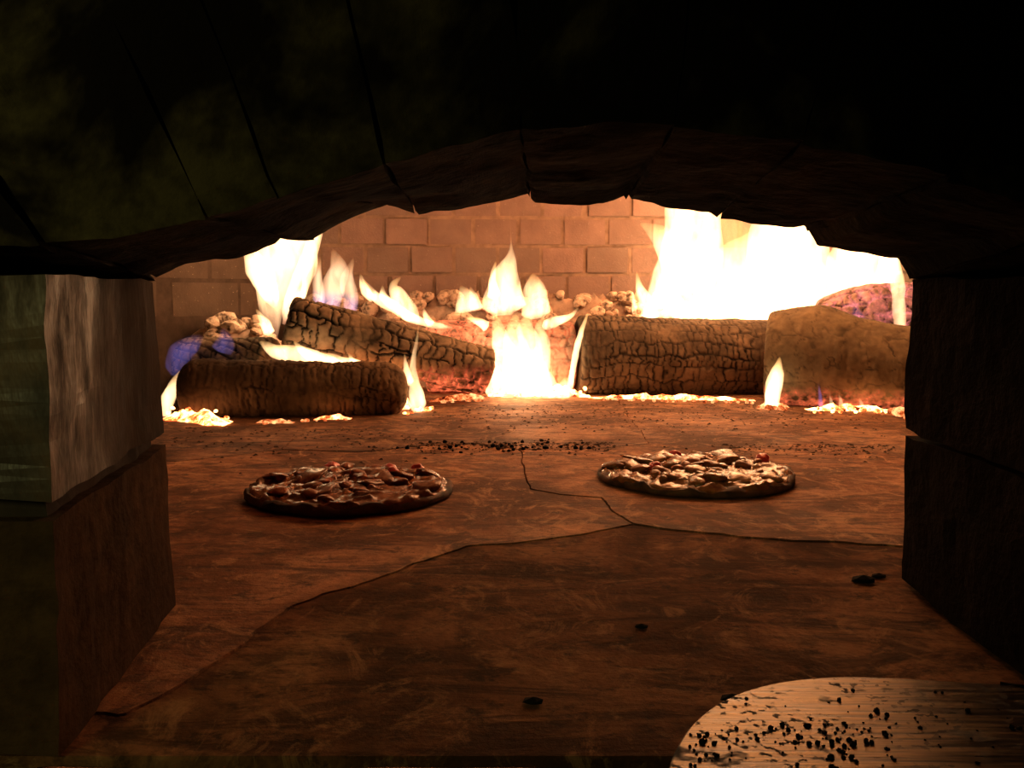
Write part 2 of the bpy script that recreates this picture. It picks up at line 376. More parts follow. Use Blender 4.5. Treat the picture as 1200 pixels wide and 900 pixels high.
wall_front = struct(obj('wall_front', *arch_solid(-400, 1700, -180, 1400, 0, lift=0.010, recess=0.012, topz=0.82, nu=60), mat_plain('sooty_mortar', (0.018, 0.014, 0.012))))
fb = [-150, 50, 245, 325, 450, 610, 790, 940, 1110, 1290, 1500]
bb = [20, 180, 369, 456, 489, 622, 737, 842, 947, 1067, 1180]
for k in range(len(fb) - 1):
    obj('arch_stone', *arch_solid(fb[k], fb[k + 1], bb[k], bb[k + 1], 0.36, gap=0.0006, amp=0.0040, seed=50 + k, nu=44), ARCH, wall_front, smooth=False)
def jamb(side, z0, z1, seed, mat, name='jamb_stone', amp=0.004):
    """one block of a jamb; inner face follows the edges seen in the photograph"""
    if side < 0:
        fe = [on_floor(71, 888), at(54, 296, YF)]; be = [on_floor(206, 714), at(180, 326, YBL)]; out = -1.15
    else:
        fe = [Vector((0.352, YF, 0)), Vector((0.360, YF, 0.35))]; be = [on_floor(1055, 683), at(1067, 326, YBR)]; out = 1.25
    def f(p):
        z = z0 + (z1 - z0) * p[:, 2]
        def edge(e): 
            t = (z - e[0].z) / (e[1].z - e[0].z); return np.outer(1 - t, e[0]) + np.outer(t, e[1])
        A, B = edge(fe), edge(be); A[:, 1] = YF; v = p[:, 1][:, None]; q = A * (1 - v) + B * v
        u = p[:, 0]; q[:, 0] = q[:, 0] * (1 - u) + out * u; q[:, 2] = z
        d = vfbm(q, 16, seed) * amp + vfbm(q, 55, seed + 5, 2) * amp * 0.35; return q + d
    V, F = hexgrid(f, 16, 18, 18)
    if side < 0: F = [tuple(reversed(q)) for q in F]
    return obj(name, V, F, mat, wall_front)
zs = on_floor(70, 600) and at(70, 598, YF).z
jamb(-1, 0.003, zs - 0.006, 71, JAMB_LEFT)
def mat_glaze():
    n = NT('glazed_jamb_stone'); v = n.wcoords(); vs = n.wcoords((1, 1, 0.35))
    a = n.noise(vs, 26, 5, 0.7); b = n.noise(v, 8, 4); fine = n.noise(v, 90, 3)
    col = n.mix(n.ramp(a, (0.40, 0.0), (0.58, 1.0)), (0.013, 0.007, 0.005), (0.085, 0.050, 0.028))
    g = n.new('ShaderNodeNewGeometry'); sp = n.new('ShaderNodeSeparateXYZ'); n.l.new(g.outputs['Position'], sp.inputs[0])
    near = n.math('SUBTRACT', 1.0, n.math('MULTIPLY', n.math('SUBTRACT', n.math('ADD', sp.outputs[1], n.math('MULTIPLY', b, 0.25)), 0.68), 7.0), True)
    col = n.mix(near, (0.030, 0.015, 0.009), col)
    n.base(n.mix(n.ramp(b, (0.38, 0.8), (0.5, 0.0)), col, (0.018, 0.012, 0.009)), n.mix(near, (0.85, 0.85, 0.85), n.ramp(a, (0.4, 0.8), (0.6, 0.40))), n.math('ADD', n.math('MULTIPLY', near, 0.28), 0.07)); n.bump(a, 0.5, 0.004); return n.m
GLAZE = mat_glaze()
jamb(-1, zs + 0.006, at(180, 326, YBL).z - 0.003, 72, GLAZE)
zr = at(1062, 506, YBR).z
jamb(1, 0.003, zr - 0.002, 73, JAMB_RIGHT); jamb(1, zr + 0.002, at(1067, 326, YBR).z - 0.002, 74, JAMB_RIGHT)
# mortar in the bed joint of the left jamb
def bed(p):
    y = YF + 0.012 + (YBL - YF - 0.024) * p[:, 1]; xin = -0.272 - 0.03 * p[:, 1]
    q = np.stack([xin * (1 - p[:, 0]) - 1.1 * p[:, 0], y, zs - 0.012 + 0.024 * p[:, 2]], -1); return q + vfbm(q, 40, 5) * 0.003
obj('bed_joint', *hexgrid(bed, 12, 14, 2), GAP, wall_front)

# ------------------------------------------------------------------ firewood
def crack_field(s, a, rowh, colw, seed, wobble=0.4):
    """distance (m) to the nearest char crack on a log, s along it, a around it (both metres)"""
    P = np.stack([s, a, np.zeros_like(s)], -1)
    a2 = a + fbm(P, 9, seed) * rowh * wobble * 1.3 + fbm(P, 45, seed + 6, 2) * rowh * 0.22; s2 = s + fbm(P, 24, seed + 3) * colw * wobble * 1.8 + fbm(P, 70, seed + 7, 2) * colw * 0.25
    r = a2 / rowh; ri = np.floor(r); fr = r - ri; d_row = np.minimum(fr, 1 - fr) * rowh
    off = hash3(ri.astype(int), np.zeros_like(ri, int), np.zeros_like(ri, int), seed); cw = colw * (0.75 + 0.5 * off)
    c = s2 / cw + off * 7; ci = np.floor(c)
    jit = lambda k: (hash3(ri.astype(int), (ci + k).astype(int), np.ones_like(ri, int), seed) - 0.5) * 0.5
    e0 = np.abs(c - (ci + jit(0))); e1 = np.abs(c - (ci + 1 + jit(1))); em = np.abs(c - (ci - 1 + jit(-1)))
    d_col = np.minimum(np.minimum(e0, e1), em) * cw
    wr = 0.4 + 0.9 * hash3(ri.astype(int), np.full_like(ri, 3).astype(int), np.zeros_like(ri, int), seed + 5)
    return np.minimum(d_row / wr, d_col / (0.55 + 0.7 * np.abs(fbm(P, 40, seed + 8))))
def log(name, label, A, B, radius, seed, mat, rowh=0.030, colw=0.022, depth=0.006, width=0.0042, prof=None, ash_fn=None, glow_fn=None, step=0.0032, end_round=0.012, twist=0.0, fade=0.25, fib=0.0008, group='split logs burning in the oven'):
    A, B = np.array(A, float), np.array(B, float); ax = B - A; L = np.linalg.norm(ax); ax /= L
    side = np.cross(ax, [0, 0, 1.0]); side /= np.linalg.norm(side); up = np.cross(side, ax)
    m = int(2 * math.pi * radius / step); n = int(L / step)
    t = np.linspace(0, 1, n + 1); th = np.linspace(0, 2 * math.pi, m, endpoint=False)
    T, TH = np.meshgrid(t, th, indexing='ij'); s = T * L
    r = radius * (prof(T, TH) if prof else np.ones_like(T))
    P = np.stack([s, np.cos(TH) * radius, np.sin(TH) * radius], -1)
    r = r * (1 + 0.06 * fbm(P, 7, seed, 3) + 0.02 * fbm(P, 30, seed + 1, 2))
    e = np.minimum(s, L - s); r = r - np.where(e < end_round, (1 - np.sqrt(np.clip(1 - (1 - e / end_round) ** 2, 0, 1))) * end_round, 0)
    d = crack_field(s, TH * radius + twist * s, rowh, colw, seed)
    cr = np.exp(-(d / (width * (0.7 + 0.6 * np.abs(fbm(P, 20, seed + 12))))) ** 2) * np.clip(0.75 + 1.1 * fbm(P, 12, seed + 11), fade, 1); fibre = fbm(P * np.array([1.0, 0.22, 0.22]), 95, seed + 13, 3) * fib; r = r + fibre; r = r - depth * cr + 0.0012 * fbm(P, 120, seed + 2, 2)
    W = A + ax * s[..., None] + (side * np.cos(TH)[..., None] + up * np.sin(TH)[..., None]) * r[..., None]
    ash = np.clip(1 - 1.25 * cr, 0, 1)
    if ash_fn: ash = ash * ash_fn(T, TH, W)
    glow = glow_fn(T, TH, W) * np.clip(0.35 + cr, 0, 1) if glow_fn else np.zeros_like(T)
    V = W.reshape(-1, 3); idx = np.arange((n + 1) * m).reshape(n + 1, m); F = []
    a, b = idx[:-1], idx[1:]; F = np.stack([a, np.roll(a, -1, 1), np.roll(b, -1, 1), b], -1).reshape(-1, 4).tolist()
    F = [f[::-1] for f in F]
    Vl, al, gl = [V], [ash.ravel()], [glow.ravel()]; cnt = len(V)
    for endi, flip in ((0, False), (n, True)):
        prev = idx[endi]; ring = W[endi]; cen = ring.mean(0)
        for kk in range(1, 9):
            f_ = 1 - kk / 9; q = cen + (ring - cen) * f_
            q = q + ax * (fbm(q, 55, seed + 4) * 0.005 * (1 if kk > 0 else 0))[:, None]
            Vl.append(q); al.append(np.full(m, 0.45)); gl.append(np.full(m, glow[endi].mean())); cur = np.arange(cnt, cnt + m); cnt += m
            qd = np.stack([prev, np.roll(prev, -1), np.roll(cur, -1), cur], -1).tolist(); F += [x if not flip else x[::-1] for x in qd]; prev = cur
        F.append(list(prev) if not flip else list(prev)[::-1])
    o = obj(name, np.vstack(Vl), F, mat, smooth=True, loc=(A + B) / 2 - np.array([0, 0, radius]), attrs={'ash': np.concatenate(al), 'glow': np.concatenate(gl)})
    return tag(o, label, 'log', group)
CHAR = (0.014, 0.011, 0.009)
L_FIB = mat_log('fibrous_charred_wood', (0.03, 0.018, 0.012), (0.27, 0.185, 0.11))
L_ALL = mat_log('alligator_charred_wood', CHAR, (0.37, 0.28, 0.19))
L_BLK = mat_log('blackened_wood', CHAR, (0.165, 0.122, 0.08))
L_GRY = mat_log('smoked_grey_wood', (0.05, 0.038, 0.025), (0.205, 0.16, 0.098))
L_PINK = mat_log('violet_burning_wood', CHAR, (0.42, 0.28, 0.24), glow=(1.0, 0.24, 0.22), gs=3.0)
L_HOT = mat_log('burning_wood', CHAR, (0.42, 0.28, 0.22), gs=5.0)
low = lambda z0, z1: (lambda T, TH, W: np.clip((z1 - W[..., 2]) / (z1 - z0), 0, 1))
# front left, low and fibrous
log('firewood_log', 'low rounded log lying on the hearth at front left, dark left end', at(209, 456, 2.06), at(478, 457, 2.12), 0.069, 101, L_FIB, rowh=0.07, colw=0.016, depth=0.0030, width=0.0028, fib=0.0035, fade=0.0,
    ash_fn=lambda T, TH, W: np.clip(0.22 + 1.3 * (T - 0.28), 0.18, 1), end_round=0.05, prof=lambda T, TH: 1.0 - 0.10 * T)
# checkered log behind it, along the left wall
log('firewood_log', 'checkered charred log behind the low front-left log beside the left coals', at(218, 432, 2.32), at(322, 430, 2.27), 0.075, 102, L_ALL, rowh=0.024, colw=0.024, depth=0.006, width=0.0034, twist=0.45)
# leaning log
log('firewood_log', 'leaning log with deep square char cracks, its left end raised on another log', at(336, 378, 2.24), at(572, 436, 2.36), 0.071, 103, L_ALL, rowh=0.040, colw=0.023, depth=0.008, width=0.0038,
    glow_fn=low(0.02, 0.10), prof=lambda T, TH: 0.97 + 0.05 * np.sin(TH * 2 + 0.6) - 0.08 * T)
# hot middle log
log('firewood_log', 'burning middle log half hidden by white flames under the brick wall', at(500, 418, 2.56), at(672, 418, 2.58), 0.098, 104, L_HOT, rowh=0.036, colw=0.026, depth=0.007,
    glow_fn=lambda T, TH, W: np.clip(1.0 - 1.6 * np.abs(T - 0.35), 0.15, 1))
# right centre
log('firewood_log', 'long dark log right of the middle flames with fine char cracks', at(676, 417, 2.55), at(902, 420, 2.59), 0.111, 105, L_BLK, rowh=0.040, colw=0.019, depth=0.0045, width=0.0030, fade=0.1, fib=0.0015,
    prof=lambda T, TH: 1.0 + 0.02 * np.sin(TH * 3))
# right, humped
def hump(T, TH):
    topn = np.clip(np.sin(TH), 0, 1) ** 1.5; return 1.0 + topn * (0.20 * np.exp(-((T - 0.20) / 0.17) ** 2) - 0.20 * np.clip((T - 0.32) / 0.4, 0, 1))
log('firewood_log', 'humped smoky brown log at the right jamb, thickest near its left end', at(899, 425, 2.37), at(1165, 434, 2.20), 0.121, 106, L_GRY, rowh=0.09, colw=0.07, depth=0.0012, width=0.004, fib=0.0015, fade=0.0, prof=hump, glow_fn=low(0.0, 0.05))
# back right
log('firewood_log', 'pinkish burning log lying behind the humped log at far right', at(955, 368, 2.60), at(1130, 362, 2.54), 0.078, 107, L_PINK, rowh=0.04, colw=0.032, depth=0.008, prof=lambda T, TH: 0.35 + 0.65 * np.clip(T / 0.35, 0, 1) ** 0.6,
    glow_fn=lambda T, TH, W: np.full_like(T, 0.45))

# ------------------------------------------------------------------ coals and embers
def ico_lump(name, seed, mat, sub=2, rough=0.28, smooth=False):
    import bmesh
    bm = bmesh.new(); bmesh.ops.create_icosphere(bm, subdivisions=sub, radius=1.0)
    V = np.array([v.co[:] for v in bm.verts]); d = 1 + rough * fbm(V, 1.3, seed, 2); sc = 1 + 0.25 * (np.array([random.Random(seed * 3 + k).random() for k in range(3)]) - 0.5)
    q = np.round(fbm(V, 0.9, seed + 4, 1) * 2.5) / 2.5
    V = V * (d + 0.12 * q)[:, None] * sc
    for v, c in zip(bm.verts, V): v.co = c
    me = bpy.data.meshes.new(name); bm.to_mesh(me); bm.free(); me.materials.append(mat); me.polygons.foreach_set('use_smooth', [smooth] * len(me.polygons)); return me
def mat_coal():
    n = NT('ash_covered_charcoal'); v = n.wcoords(); oi = n.new('ShaderNodeObjectInfo'); f = n.noise(v, 55, 4)
    col = n.mix(n.ramp(f, (0.32, 0.0), (0.52, 1.0)), (0.08, 0.055, 0.04), n.ramp(oi.outputs['Random'], (0.0, (0.42, 0.29, 0.21)), (1.0, (0.72, 0.54, 0.41))))
    n.base(col, 0.95, 0.1); n.bump(f, 0.6, 0.004); return n.m
COAL = mat_coal()
coal_meshes = [ico_lump('charcoal_lump', 200 + k, COAL) for k in range(6)]
def scatter_lumps(name, meshes, pts, sizes, label, cat, group, seed, heat=None):
    r = random.Random(seed); out = []
    for p, s in zip(pts, sizes):
        o = bpy.data.objects.new(name, r.choice(meshes)); C.objects.link(o); o.location = p
        o.scale = (s * r.uniform(0.85, 1.25), s * r.uniform(0.85, 1.2), s * r.uniform(0.75, 1.0)); o.rotation_euler = (r.uniform(-0.5, 0.5), r.uniform(-0.5, 0.5), r.uniform(0, 6.28))
        tag(o, label, cat, group); out.append(o)
    return out
def heap(name, x0, x1, yc, half, h, mat, n=(60, 20), seed=0, ends=0.15, rag=0.0):
    """a low bank of ash or embers: closed mound"""
    nu, nv = n
    def top(u, v): 
        prof = np.cos((v - 0.5) * math.pi) ** 0.8 * np.clip(np.minimum(u, 1 - u) / ends, 0, 1) ** (0.5 if rag == 0 else 0.9); return prof
    def f(p):
        x = x0 + (x1 - x0) * p[:, 0]; yy = (yc(x) if callable(yc) else yc) + half * 2 * (p[:, 1] - 0.5); hh = h(x) if callable(h) else h
        z = hh * top(p[:, 0], p[:, 1]); q = np.stack([x, yy, z], -1); z = z * np.clip(1 + 0.35 * fbm(q, 30, seed) + rag * fbm(q, 70, seed + 1, 2), 0.02, 3) ; q[:, 2] = 0.001 + z * p[:, 2]; return q
    return hexgrid(f, nu, nv, 1)
r = random.Random(5)
ASH = mat_plain('grey_pink_ash', (0.36, 0.25, 0.19), var=0.45, scale=45)
bank = obj('ash_bank', *heap('ash_bank', -0.60, 0.98, 2.785, 0.085, 0.24, ASH, seed=3), ASH, smooth=True)
bank['kind'] = 'stuff'; tag(bank, 'bank of pale ash along the foot of the back brick wall', 'ash')
bank2 = obj('ash_bank', *heap('ash_bank', -0.85, -0.58, 2.50, 0.10, 0.18, ASH, n=(24, 16), seed=4, ends=0.3), ASH, smooth=True)
bank2['kind'] = 'stuff'; tag(bank2, 'heap of ash in the left corner against the side wall', 'ash')
pts, szs = [], []
for k in range(150):
    x = r.uniform(-0.60, 0.55); v = r.uniform(-0.06, 0.05); z = 0.24 * math.cos(v / 0.19 * math.pi) + r.uniform(-0.012, 0.02) + 0.012
    pts.append((x, 2.775 + v, z)); szs.append(r.uniform(0.012, 0.026))
scatter_lumps('charcoal_lump', coal_meshes, pts, szs, 'ash-dusted charcoal lump heaped at the foot of the back brick wall', 'charcoal', 'charcoal lumps along the back wall', 6)
pts, szs = [], []
for k in range(95):
    u, v = r.uniform(0, 1), r.uniform(-0.09, 0.08); x = -0.87 + 0.28 * u
    pts.append((x, 2.50 + v, 0.175 * math.cos(v / 0.20 * math.pi) * (min(u, 1 - u) / 0.3 if min(u, 1 - u) < 0.3 else 1) ** 0.5 + 0.012 + r.uniform(-0.01, 0.018))); szs.append(r.uniform(0.012, 0.027))
scatter_lumps('charcoal_lump', coal_meshes, pts, szs, 'pale charcoal lump in the heap in the left corner of the oven', 'charcoal', 'charcoal lumps in the left corner', 7)

def ember_mesh(seed, heat):
    me = ico_lump('ember', seed, EMBER); a = me.attributes.new('ember_heat', 'FLOAT', 'POINT'); a.data.foreach_set('value', np.full(len(me.vertices), heat, np.float32)); return me
ember_hot = [ember_mesh(300 + k, 1.0) for k in range(4)]; ember_dim = [ember_mesh(310 + k, 0.22) for k in range(4)]
def ember_strip(px0, py0, px1, py1, count, size, spread, hot, label, group, seed, zlift=0.0, yplus=0.0):
    rr = random.Random(seed); pts, szs = [], []
    for k in range(count):
        t = (k + rr.random()) / count; p = on_floor(px0 + (px1 - px0) * t, py0 + (py1 - py0) * t); s = size * rr.uniform(0.6, 1.3)
        pts.append((p.x + rr.uniform(-0.004, 0.004), p.y + yplus + rr.uniform(-spread, spread), s * 0.6 + zlift * rr.random())); szs.append(s)
    return scatter_lumps('ember', ember_hot if hot else ember_dim, pts, szs, label, 'ember', group, seed)
def ember_bed(px0, px1, py, half, h, label, seed, py1=None, heat=1.0, yplus=0.0):
    a, b = on_floor(px0, py), on_floor(px1, py1 or py); n = max(16, int((b.x - a.x) / 0.008))
    o = obj('ember_bed', *heap('ember_bed', a.x, b.x, lambda x: a.y + yplus + (b.y - a.y) * (x - a.x) / (b.x - a.x) + 0.012 * fbm(np.stack([x, x * 0, x * 0 + seed], -1), 35, seed), half, h, EMBER, n=(n, 10), seed=seed, ends=0.3, rag=0.7), EMBER, smooth=True)
    q = o.data.attributes.new('ember_heat', 'FLOAT', 'POINT'); q.data.foreach_set('value', np.full(len(o.data.vertices), heat, np.float32))
    o['kind'] = 'stuff'; tag(o, label, 'embers'); return o
ember_bed(188, 262, 492, 0.035, 0.020, 'white-hot embers spilled round the left end of the low front-left log', 41, 500, 1.2, 0.03)
ember_bed(300, 345, 496, 0.010, 0.008, 'dull red embers under the middle of the low front-left log', 42, 496, 0.2)
ember_bed(368, 412, 492, 0.010, 0.009, 'bright embers under the right half of the low front-left log', 43, 491, 0.7)
ember_bed(572, 692, 464, 0.03, 0.028, 'white-hot embers in front of the burning middle log', 44, 465, 1.5, 0.012)
ember_bed(690, 885, 467, 0.014, 0.011, 'thin strip of bright embers under the long dark log', 45, 470, 1.3, 0.004)
ember_bed(946, 1046, 481, 0.018, 0.013, 'strip of bright embers under the humped right log', 46, 482, 1.3, 0.004)
ember_bed(890, 925, 477, 0.015, 0.015, 'red embers at the gap between the long dark log and the humped log', 47, 478, 0.35)
ember_bed(505, 572, 471, 0.015, 0.014, 'dull red embers under the right end of the leaning log', 48, 467, 0.25)
ember_strip(192, 490, 262, 502, 12, 0.005, 0.03, True, 'glowing ember spilled around the left end of the low front-left log', 'embers left of the front log', 21, 0.03, 0.02)
ember_strip(300, 497, 412, 492, 10, 0.004, 0.012, False, 'small red ember in front of the foot of the low front-left log', 'embers under the front log', 23)
ember_strip(575, 466, 690, 466, 16, 0.005, 0.03, True, 'white-hot ember in the gap in front of the burning middle log', 'embers before the middle log', 25, 0.02, 0.02)
ember_strip(700, 469, 885, 473, 26, 0.0045, 0.012, False, 'dull red ember at the foot of the long dark log', 'embers under the long dark log', 27)
ember_strip(952, 484, 1048, 485, 20, 0.005, 0.014, True, 'bright ember in the strip under the humped right log', 'embers under the humped log', 28, 0.01)
ember_strip(1040, 486, 1068, 492, 10, 0.010, 0.02, False, 'dull red ember beside the foot of the right jamb', 'embers by the right jamb', 29, 0.01)
ember_strip(890, 479, 922, 481, 10, 0.006, 0.012, False, 'red ember at the gap between the long dark log and the humped log', 'embers in the gap between logs', 30)
ember_strip(474, 486, 508, 480, 10, 0.006, 0.02, True, 'bright ember between the low front-left log and the leaning log', 'embers between the left logs', 31)
ember_strip(505, 472, 570, 470, 12, 0.005, 0.02, False, 'dull red ember below the right end of the leaning log', 'embers under the leaning log', 32)
ebed = obj('ember_bed', *heap('ember_bed', -0.60, -0.24, lambda x: 2.20 + 0.04 * (x + 0.4), 0.032, lambda x: 0.11 - 0.12 * (x + 0.60), EMBER, n=(50, 14), seed=12), EMBER, smooth=True)
a_ = ebed.data.attributes.new('ember_heat', 'FLOAT', 'POINT'); a_.data.foreach_set('value', np.full(len(ebed.data.vertices), 1.0, np.float32))
ebed['kind'] = 'stuff'; tag(ebed, 'white-hot ember bed between the low front log and the leaning log', 'embers')

# ------------------------------------------------------------------ flames (glowing volumes)
def tongue_mesh(path, y, thick, seed, waver=0.12, world=False):
    """path: (px, py, half width in px[, y]) from root to tip; a closed, tapering body of its own depth"""
    pts = [tuple(p) for p in path] if world else []
    for p in ([] if world else path):
        d = p[3] if len(p) > 3 else y; q = at(p[0], p[1], d); pts.append((*q, p[2] * d / FPX))
    n = max(18, len(pts) * 7); K = catmull(pts, n); K[:, 3] = np.maximum(K[:, 3], 0.0008); M = 18
    t = np.gradient(K[:, :3], axis=0); t[:, 1] = 0; t /= np.linalg.norm(t, axis=1)[:, None] + 1e-9
    wd = np.stack([t[:, 2], np.zeros(n), -t[:, 0]], -1); dd = np.array([[0, 1.0, 0]])
    if world:
        t = np.gradient(K[:, :3], axis=0); wd = np.stack([t[:, 1], -t[:, 0], np.zeros(n)], -1); wd /= np.linalg.norm(wd, axis=1)[:, None]; dd = np.cross(wd, t); dd /= np.linalg.norm(dd, axis=1)[:, None]
    rr = K[:, 3].copy(); e = np.linspace(0, 1, n); rr *= np.clip(e / 0.10, 0.15, 1) ** 0.5; rr[-1] *= 0.2
    th = np.linspace(0, 2 * math.pi, M, endpoint=False)
    V = K[:, None, :3] + wd[:, None, :] * (np.cos(th)[None, :, None] * rr[:, None, None]) + dd[:, None, :] * (np.sin(th)[None, :, None] * rr[:, None, None] * thick)
    sz = rr.max(); V = V + vfbm(V, 0.5 / sz, seed, 3) * (rr * waver * 3)[:, None, None]
    idx = np.arange(n * M).reshape(n, M); a, b = idx[:-1], idx[1:]
    F = np.stack([a, np.roll(a, -1, 1), np.roll(b, -1, 1), b], -1).reshape(-1, 4).tolist(); F.append(list(idx[0])[::-1]); F.append(list(idx[-1]))
    return V.reshape(-1, 3), F, K[0, :3], rr.max()
def flame(label, tongues, y, pal=WHITE, thick=0.9, gain=5.0, seed=0, group=None, p1=0.15, p2=0.7, world=False):
    """gain: how bright the thickest part of each tongue reads"""
    built = [tongue_mesh(tg, y, thick, seed + 7 * i, world=world) for i, tg in enumerate(tongues)]
    one = len(built) == 1; root = None
    if not one: root = thing('flame', built[0][2], label, 'flame', group)
    for i, (V, F, base, rm) in enumerate(built):
        m = mat_flame('flame_gas', gain / (2 * rm * thick), *pal, p1=p1, p2=p2)
        o = obj('flame' if one else 'flame_tongue', V, F, m, root, smooth=True, loc=base)
        if one: tag(o, label, 'flame', group)
flame('tall white flame rising from the raised end of the leaning log into the arch', [
    [(324, 398, 6), (319, 372, 13), (322, 338, 25), (330, 300, 36), (338, 262, 40), (344, 220, 34), (350, 180, 18), (355, 150, 3)],
    [(322, 360, 8), (308, 325, 14), (297, 304, 12), (285, 280, 3)], [(332, 380, 5), (346, 345, 12), (360, 310, 11), (368, 275, 6), (374, 240, 2)], [(316, 392, 8), (310, 378, 6), (300, 362, 1)]], 2.44, gain=5.5, seed=1, thick=0.6)
flame('small pale flame with violet base just right of the tall left flame', [
    [(386, 370, 10), (388, 348, 13), (390, 332, 13), (396, 315, 11), (390, 292, 2)], [(410, 370, 7), (410, 348, 9), (407, 328, 8), (414, 302, 1)], [(372, 366, 6), (374, 346, 7), (372, 325, 5), (375, 300, 1)]], 2.48, VIOL, gain=2.2, seed=2, p1=0.4)
flame('ragged white flame licking along the top of the leaning log', [
    [(530, 384, 2.5), (505, 380, 4.5), (482, 372, 6), (458, 358, 7), (438, 346, 6), (424, 326, 1)], [(490, 380, 6), (476, 362, 12), (468, 346, 11), (462, 334, 5), (470, 324, 0.8)], [(440, 352, 5), (428, 340, 6), (422, 320, 0.8)], [(462, 360, 6), (450, 348, 5), (448, 334, 0.7)], [(506, 382, 5), (500, 372, 4), (496, 360, 0.6)]], 2.47, gain=4, seed=3)
flame('short twin-tipped flame left of the tall middle flame', [
    [(548, 366, 17), (546, 350, 13), (540, 334, 1)], [(560, 364, 9), (556, 350, 6), (551, 336, 1)]], 2.68, gain=4, seed=4)
flame('tall pointed flame in front of the brick wall above the middle log', [
    [(588, 370, 27), (588, 348, 22), (592, 322, 15), (598, 302, 6), (599, 284, 0.9), (597, 246, 0.25)], [(580, 350, 9), (577, 328, 5), (581, 306, 0.8)]], 2.68, gain=6, seed=5)
flame('stubby yellow-tipped flame right of the tall middle flame', [
    [(630, 374, 19), (628, 354, 16), (626, 338, 13), (625, 320, 2)]], 2.68, gain=4.5, seed=6)
flame('white sheet of fire covering the front of the middle log', [
    [(596, 468, 17), (592, 440, 19), (590, 412, 16), (584, 386, 9), (578, 366, 2)], [(618, 468, 20), (616, 436, 20), (622, 408, 15), (616, 384, 10), (622, 364, 2)],
    [(606, 460, 20), (606, 420, 18), (602, 392, 12), (604, 368, 3)], [(576, 466, 8), (580, 440, 8), (576, 420, 3)], [(632, 468, 15), (632, 436, 13), (636, 405, 9), (632, 384, 5), (640, 368, 1)],
    [(640, 467, 14), (642, 452, 12), (638, 436, 7), (642, 420, 1.5)], [(662, 467, 11), (660, 455, 8), (664, 442, 2)],
    [(636, 384, 8), (650, 377, 6), (668, 370, 3), (678, 360, 1)], [(572, 384, 7), (560, 377, 5), (546, 372, 1)],
    [(667, 462, 3.5), (672, 428, 4), (680, 393, 3.5), (689, 366, 1)]], 2.42, gain=5, seed=7)
flame('huge white blaze filling the right half of the arch above the long dark log', [
    [(790, 400, 40), (792, 355, 36), (806, 315, 36), (812, 275, 34), (810, 235, 30), (806, 190, 4)], [(806, 340, 26), (794, 305, 22), (778, 280, 15), (762, 268, 7), (750, 262, 1)],
    [(862, 400, 56), (862, 350, 56), (872, 316, 42), (888, 290, 26), (902, 262, 5)], [(930, 400, 56), (934, 345, 58), (924, 300, 52), (930, 255, 42), (936, 195, 4)],
    [(1002, 372, 34), (1002, 330, 36), (1010, 300, 36), (1016, 258, 26), (1020, 215, 3)], [(1050, 372, 16), (1046, 335, 16), (1044, 300, 14), (1040, 262, 3)],
    [(764, 380, 12), (758, 356, 9), (750, 338, 5), (746, 318, 0.8)], [(752, 378, 6), (744, 360, 4), (742, 344, 0.6)]], 2.72, gain=6.5, thick=0.5, seed=8)
ADDED_VAULT = ((1.0, 0.55, 0.25, 1.0), (1.0, 0.58, 0.26, 1.0), (1.0, 0.5, 0.2, 0.6))  # palette of the unseen vault flames, added for overhead light
flame('unseen flames added under the vault to light the chamber from above', [[(0.66, 2.66, 0.60, 0.10), (0.58, 2.48, 0.70, 0.13), (0.45, 2.25, 0.77, 0.13), (0.30, 2.05, 0.80, 0.09), (0.20, 1.88, 0.81, 0.01)], [(0.78, 2.6, 0.58, 0.08), (0.78, 2.4, 0.66, 0.10), (0.70, 2.15, 0.72, 0.08), (0.62, 1.95, 0.74, 0.01)]], 0, ADDED_VAULT, gain=1.6, thick=0.35, seed=60, world=True)
flame('thin yellow veil of flame between the two peaks of the huge blaze', [[(858, 300, 22), (858, 275, 24), (860, 250, 22), (864, 220, 6)]], 2.80, ((1.0, 0.6, 0.2, 1.0), (1.0, 0.62, 0.18, 1.0), (1.0, 0.5, 0.12, 0.8)), gain=0.7, thick=0.4, seed=18)
flame('thin yellow flame at far right close to the right jamb', [
    [(1053, 398, 7), (1054, 355, 8), (1050, 318, 8), (1048, 282, 1)]], 2.38, gain=2.5, seed=9)
flame('upright flame in the gap between the long dark log and the humped log', [
    [(905, 482, 6), (906, 462, 10), (910, 442, 9), (914, 418, 1)], [(899, 480, 4), (901, 462, 5), (904, 444, 1)]], 2.21, gain=6, seed=10)
flame('slender flame with a long thin tip between the front-left log and leaning log', [
    [(491, 486, 11), (489, 464, 10), (486, 446, 6), (484, 424, 3.5), (488, 402, 2), (491, 378, 0.4)], [(478, 452, 7), (476, 434, 4), (474, 414, 0.6)]], 2.12, gain=5, seed=11)
flame('faint blue flame over the coals in the left corner', [
    [(203, 440, 9), (208, 418, 13), (224, 404, 11), (238, 394, 3)], [(258, 412, 12), (264, 398, 10), (262, 384, 2)]], 2.20, BLUE, gain=0.30, seed=12)
flame('white flame lying in the trough under the leaning log', [
    [(304, 400, 4), (324, 411, 8), (350, 417, 10), (384, 424, 8), (410, 428, 1)], [(466, 443, 4), (436, 437, 8), (410, 430, 10), (384, 420, 7), (356, 410, 1)], [(372, 424, 6), (356, 412, 5), (344, 400, 1)], [(428, 438, 6), (416, 426, 5), (408, 414, 0.8)]], 2.14, gain=4, seed=13)
flame('bright flame wrapping the left end of the low front-left log', [
    [(194, 494, 7), (194, 474, 8), (203, 454, 7), (213, 434, 2)]], 2.06, gain=4, seed=14)
flame('tiny leaning flame on the face of the humped right log', [
    [(1043, 457, 2.5), (1046, 446, 3.4), (1051, 429, 0.5)]], 2.20, gain=3.5, seed=15)
